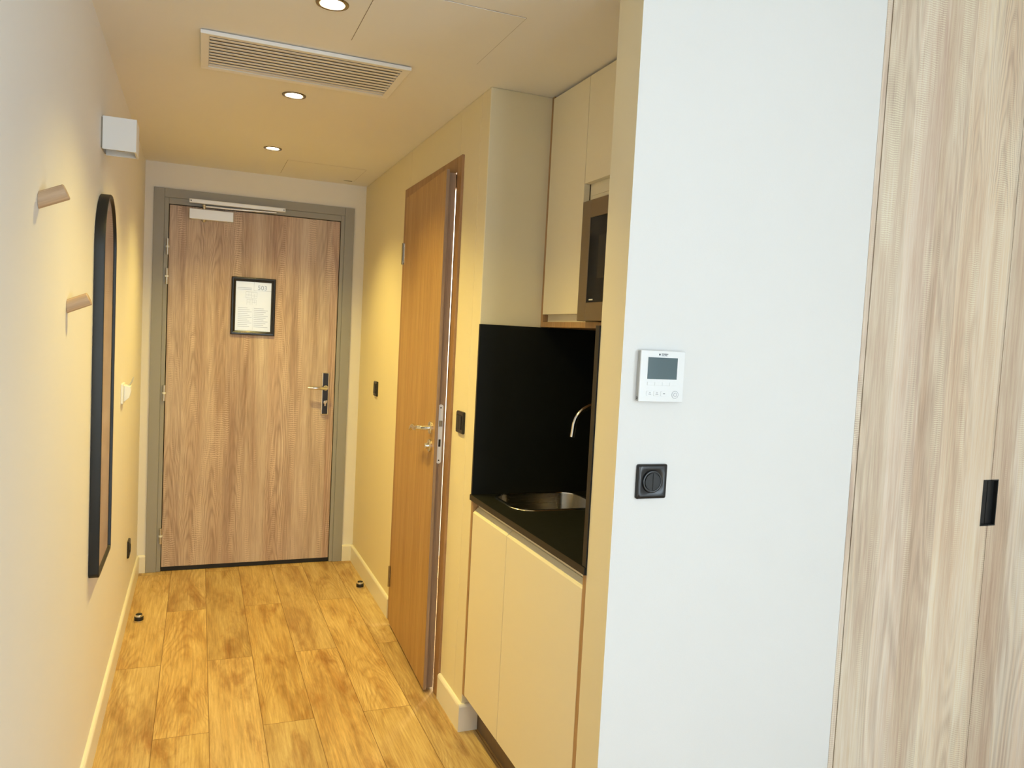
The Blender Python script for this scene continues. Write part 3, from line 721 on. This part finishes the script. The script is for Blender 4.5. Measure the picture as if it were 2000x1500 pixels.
# ------------------------------------------------------------------ thermostat on the white wall
TY = YN
th = thing('thermostat', 'white air conditioning wall controller with a small screen', 'thermostat', (1.31, TY, 1.299))
tx0, tx1, tz0, tz1 = 1.2485, 1.3705, 1.2985, 1.4195
obj('back_shell', box(B(), tx0 + .001, tx1 - .001, TY - .012, TY, tz0 + .001, tz1 - .001), 'grey', th, .002)
cv = obj('front_cover', box(B(), tx0, tx1, TY - .0165, TY - .0122, tz0, tz1), 'white', th, .0015)
fy = TY - .0165
sc_ = obj('screen', box(B(), 1.2685, 1.3495, fy - .0008, fy + .001, 1.3525, 1.4035), 'lcd', th, .0003)
for i in range(4):
    x0 = 1.2685 + i * .0205
    obj('soft_button', box(B(), x0 + .0006, x0 + .0198, fy - .0012, fy + .0005, 1.3375, 1.3455), 'white', cv, .0005)
for i in range(3):
    x0 = 1.268 + i * .0195
    bt = obj('push_button', prism(B(), rrect(x0, x0 + .019, 1.3125, 1.3245, .003, 3), 'Y', fy - .0010, fy + .0005), 'white', cv, .0005)
    rc = [(x0 + .006, x0 + .013, 1.3165, 1.3175), (x0 + .0075, x0 + .0115, 1.3195, 1.3205)] if i < 2 else [(x0 + .007, x0 + .012, 1.3178, 1.3192)]
    bb = B()
    for a0, a1, c0, c1 in rc: box(bb, a0, a1, fy - .0014, fy - .0008, c0, c1)
    obj('icon', bb, 'print', bt)
bt = obj('power_button', lathe(B(), (1.3475, fy + .0005, 1.3165), (0, -1, 0), [(0, 0), (0, .0095), (.0016, .0092), (.0018, .0085), (.0018, 0)], 32), 'white', cv, smooth=True)
bm = B()
for r0 in (.0090, .0046): lathe(bm, (1.3475, fy - .0012, 1.3165), (0, -1, 0), [(0, r0 - .0007), (.0006 if r0 < .006 else .0002, r0 - .0007), (.0006 if r0 < .006 else .0002, r0), (0, r0)], 28)
obj('power_ring', bm, 'printlight', bt)
# three rhombs and the maker's lettering above the screen
bb = B(); cx, cz, q = 1.2990, 1.4105, .0026
for k in range(3):
    a = PI / 2 + k * 2 * PI / 3; d1 = Vector((math.cos(a), math.sin(a))); l_ = Vector((math.cos(a + PI / 3), math.sin(a + PI / 3))); r_ = Vector((math.cos(a - PI / 3), math.sin(a - PI / 3)))
    o_ = Vector((cx, cz)); pts = [o_, o_ + r_ * q, o_ + (r_ + l_) * q, o_ + l_ * q]
    prism(bb, [(p.x, p.y) for p in pts], 'Y', fy - .0004, fy + .0004)
obj('emblem', bb, 'print', cv)
text('lettering', 'MITSUBISHI', .0036, 'print', cv, (1.3130, fy - .0003, 1.4118), depth=.0002); text('lettering', 'ELECTRIC', .0036, 'print', cv, (1.3122, fy - .0003, 1.4085), depth=.0002)
obj('side_slot', box(B(), tx0 + .0005, tx0 + .003, TY - .0105, TY - .004, 1.3075, 1.3090), 'dark', th); obj('side_slot', box(B(), tx0 + .0005, tx0 + .003, TY - .0105, TY - .004, 1.3040, 1.3055), 'dark', th)

# black round-rocker light switch on the white wall
sw = thing('wall_switch', 'black square light switch with a round rocker on the white wall', 'light switch', (1.305, TY, 1.066))
cx, cz, R = 1.3055, 1.1065, .0415
bm = B(); loops = []
for i, d, rr in ((0, 0, .005), (0, .0055, .005), (.002, .0085, .006), (.006, .0098, .010), (.0155, .0082, .026), (.0170, .0075, .0245)):
    loops.append([(p[0], TY - d, p[1]) for p in rrect(cx - R + i, cx + R - i, cz - R + i, cz + R - i, rr, 8)])
rows = loop_strip(bm, loops); bm.faces.new(rows[-1]); bm.faces.new(rows[0][::-1])
obj('cover_plate', bm, 'bplastic', sw, smooth=True)
obj('bezel_ring', lathe(B(), (cx, TY - .0070, cz), (0, -1, 0), [(0, 0), (0, .0265), (.004, .0265), (.0045, .0255), (.0040, .0225), (.002, .0220), (.002, 0)], 48), 'bplastic', sw, smooth=True)
for s in (-1, 1):
    poly = []
    for k in range(17):
        a = -PI / 2 + k / 16 * PI; poly.append((cx + s * (.0005 + .0205 * max(math.cos(a), 0)), cz + .0208 * math.sin(a)))
    obj('rocker', prism(B(), poly if s > 0 else poly[::-1], 'Y', TY - .0118, TY - .009), 'bmetal', sw, .0006)

# ------------------------------------------------------------------ wardrobe
wd = thing('wardrobe', 'pale oak built-in wardrobe with flush doors at the right', 'wardrobe', (2.5, YN + .3, 0))
wx0, wx1 = 1.9365, XR - .001; yb = YN + .6
obj('side_panel', box(B(), wx0, wx0 + .0165, YN - .001, yb, .001, HR - .001), 'ward', wd, .0005)
b = B(); box(b, wx1 - .018, wx1, YN + .002, yb, .001, HR - .001); box(b, wx0 + .018, wx1 - .018, YN + .024, yb, .001, .07); box(b, wx0 + .018, wx1 - .018, yb - .01, yb, .07, H - .002); box(b, wx0 + .018, wx1 - .018, YN + .024, yb - .01, H - .02, H - .003)
wc = obj('carcass', b, 'ward', wd)
sx = 2.4885
hx0, hx1, hz0, hz1 = 2.4560, 2.5200, .9450, 1.0840
for (x0, x1), (a0, a1), s in (((wx0 + .0200, sx - .0012), (hx0, sx - .0012), 1), ((sx + .0012, 3.042), (sx + .0012, hx1), -1)):
    bm = B(); y0, y1 = YN - .001, YN + .019
    box(bm, x0, x1, y0, y1, .012, hz0); box(bm, x0, x1, y0, y1, hz1, HR - .004)
    if s > 0: box(bm, x0, a0, y0, y1, hz0, hz1)
    else: box(bm, a1, x1, y0, y1, hz0, hz1)
    dd = obj('wardrobe_door', bm, 'ward', wd)
    bm = B(); e = .0035
    box(bm, a0, a1, YN - .002, y1, hz0, hz0 + e); box(bm, a0, a1, YN - .002, y1, hz1 - e, hz1)
    if s > 0: box(bm, a0, a0 + e, YN - .002, y1, hz0 + e, hz1 - e); box(bm, a0 + e, a1, y1 - .010, y1 - .008, hz0 + e, hz1 - e)
    else: box(bm, a1 - e, a1, YN - .002, y1, hz0 + e, hz1 - e); box(bm, a0, a1 - e, y1 - .010, y1 - .008, hz0 + e, hz1 - e)
    obj('recessed_handle', bm, 'bmetal', dd, label='black recessed pull')

# ------------------------------------------------------------------ light
world = bpy.data.worlds.new('sky'); S.world = world; world.use_nodes = True
bg = world.node_tree.nodes['Background']; bg.inputs[0].default_value = (.74, .89, 1.0, 1); bg.inputs[1].default_value = 10.5
def light(name, typ, loc, energy, col, rot=(0, 0, 0), **kw):
    l = bpy.data.lights.new(name, typ); l.energy = energy; l.color = col
    for k_, v in kw.items(): setattr(l, k_, v)
    o = bpy.data.objects.new(name, l); C.objects.link(o); o.location = loc; o.rotation_euler = rot; return o
pt = light('window_portal', 'AREA', ((WX0 + WX1) / 2, YF - .09, (WZ0 + WZ1) / 2), 1, (1, 1, 1), (PI / 2, 0, 0), shape='RECTANGLE', size=WX1 - WX0, size_y=WZ1 - WZ0)
pt.data.cycles.is_portal = True
pt.rotation_euler = (PI / 2, 0, 0)
pt2 = light('window_portal', 'AREA', (XR + .09, (VY0_ + VY1_) / 2, (WZ0 + WZ1) / 2), 1, (1, 1, 1), (PI / 2, 0, PI / 2), shape='RECTANGLE', size=VY1_ - VY0_, size_y=WZ1 - WZ0)
pt2.data.cycles.is_portal = True
WARM = (1., .765, .205)
for (x, y), en in zip(LAMPS, (56, 60, 69)):
    light('spot_beam', 'SPOT', (x, y, H - .012), en, WARM, (0, 0, 0), spot_size=math.radians(122), spot_blend=1.0, shadow_soft_size=.025)
light('bathroom_lamp', 'POINT', (1.9, 3.8, 2.1), 80, (1., .97, .9), shadow_soft_size=.08)

# ------------------------------------------------------------------ camera
cd = bpy.data.cameras.new('camera'); cam = bpy.data.objects.new('camera', cd); C.objects.link(cam); S.camera = cam
yaw, pitch, roll = .38682, -.06091, .05176
fw = Vector((math.sin(yaw) * math.cos(pitch), math.cos(yaw) * math.cos(pitch), math.sin(pitch)))
rt = Vector((math.cos(yaw), -math.sin(yaw), 0)); up = rt.cross(fw)
r2 = rt * math.cos(roll) + up * math.sin(roll); u2 = -rt * math.sin(roll) + up * math.cos(roll)
m4 = Matrix((r2, u2, -fw)).transposed().to_4x4(); m4.translation = Vector((.2950, 0, 1.4341))
cam.matrix_world = m4
cd.sensor_width = 36; cd.sensor_fit = 'HORIZONTAL'; cd.lens = 1507.61 * 36 / 2000; cd.clip_start = .02
S.view_settings.view_transform = 'Standard'; S.view_settings.look = 'None'; S.view_settings.gamma = 1; S.view_settings.use_curve_mapping = False
S.view_settings.exposure = 0.07
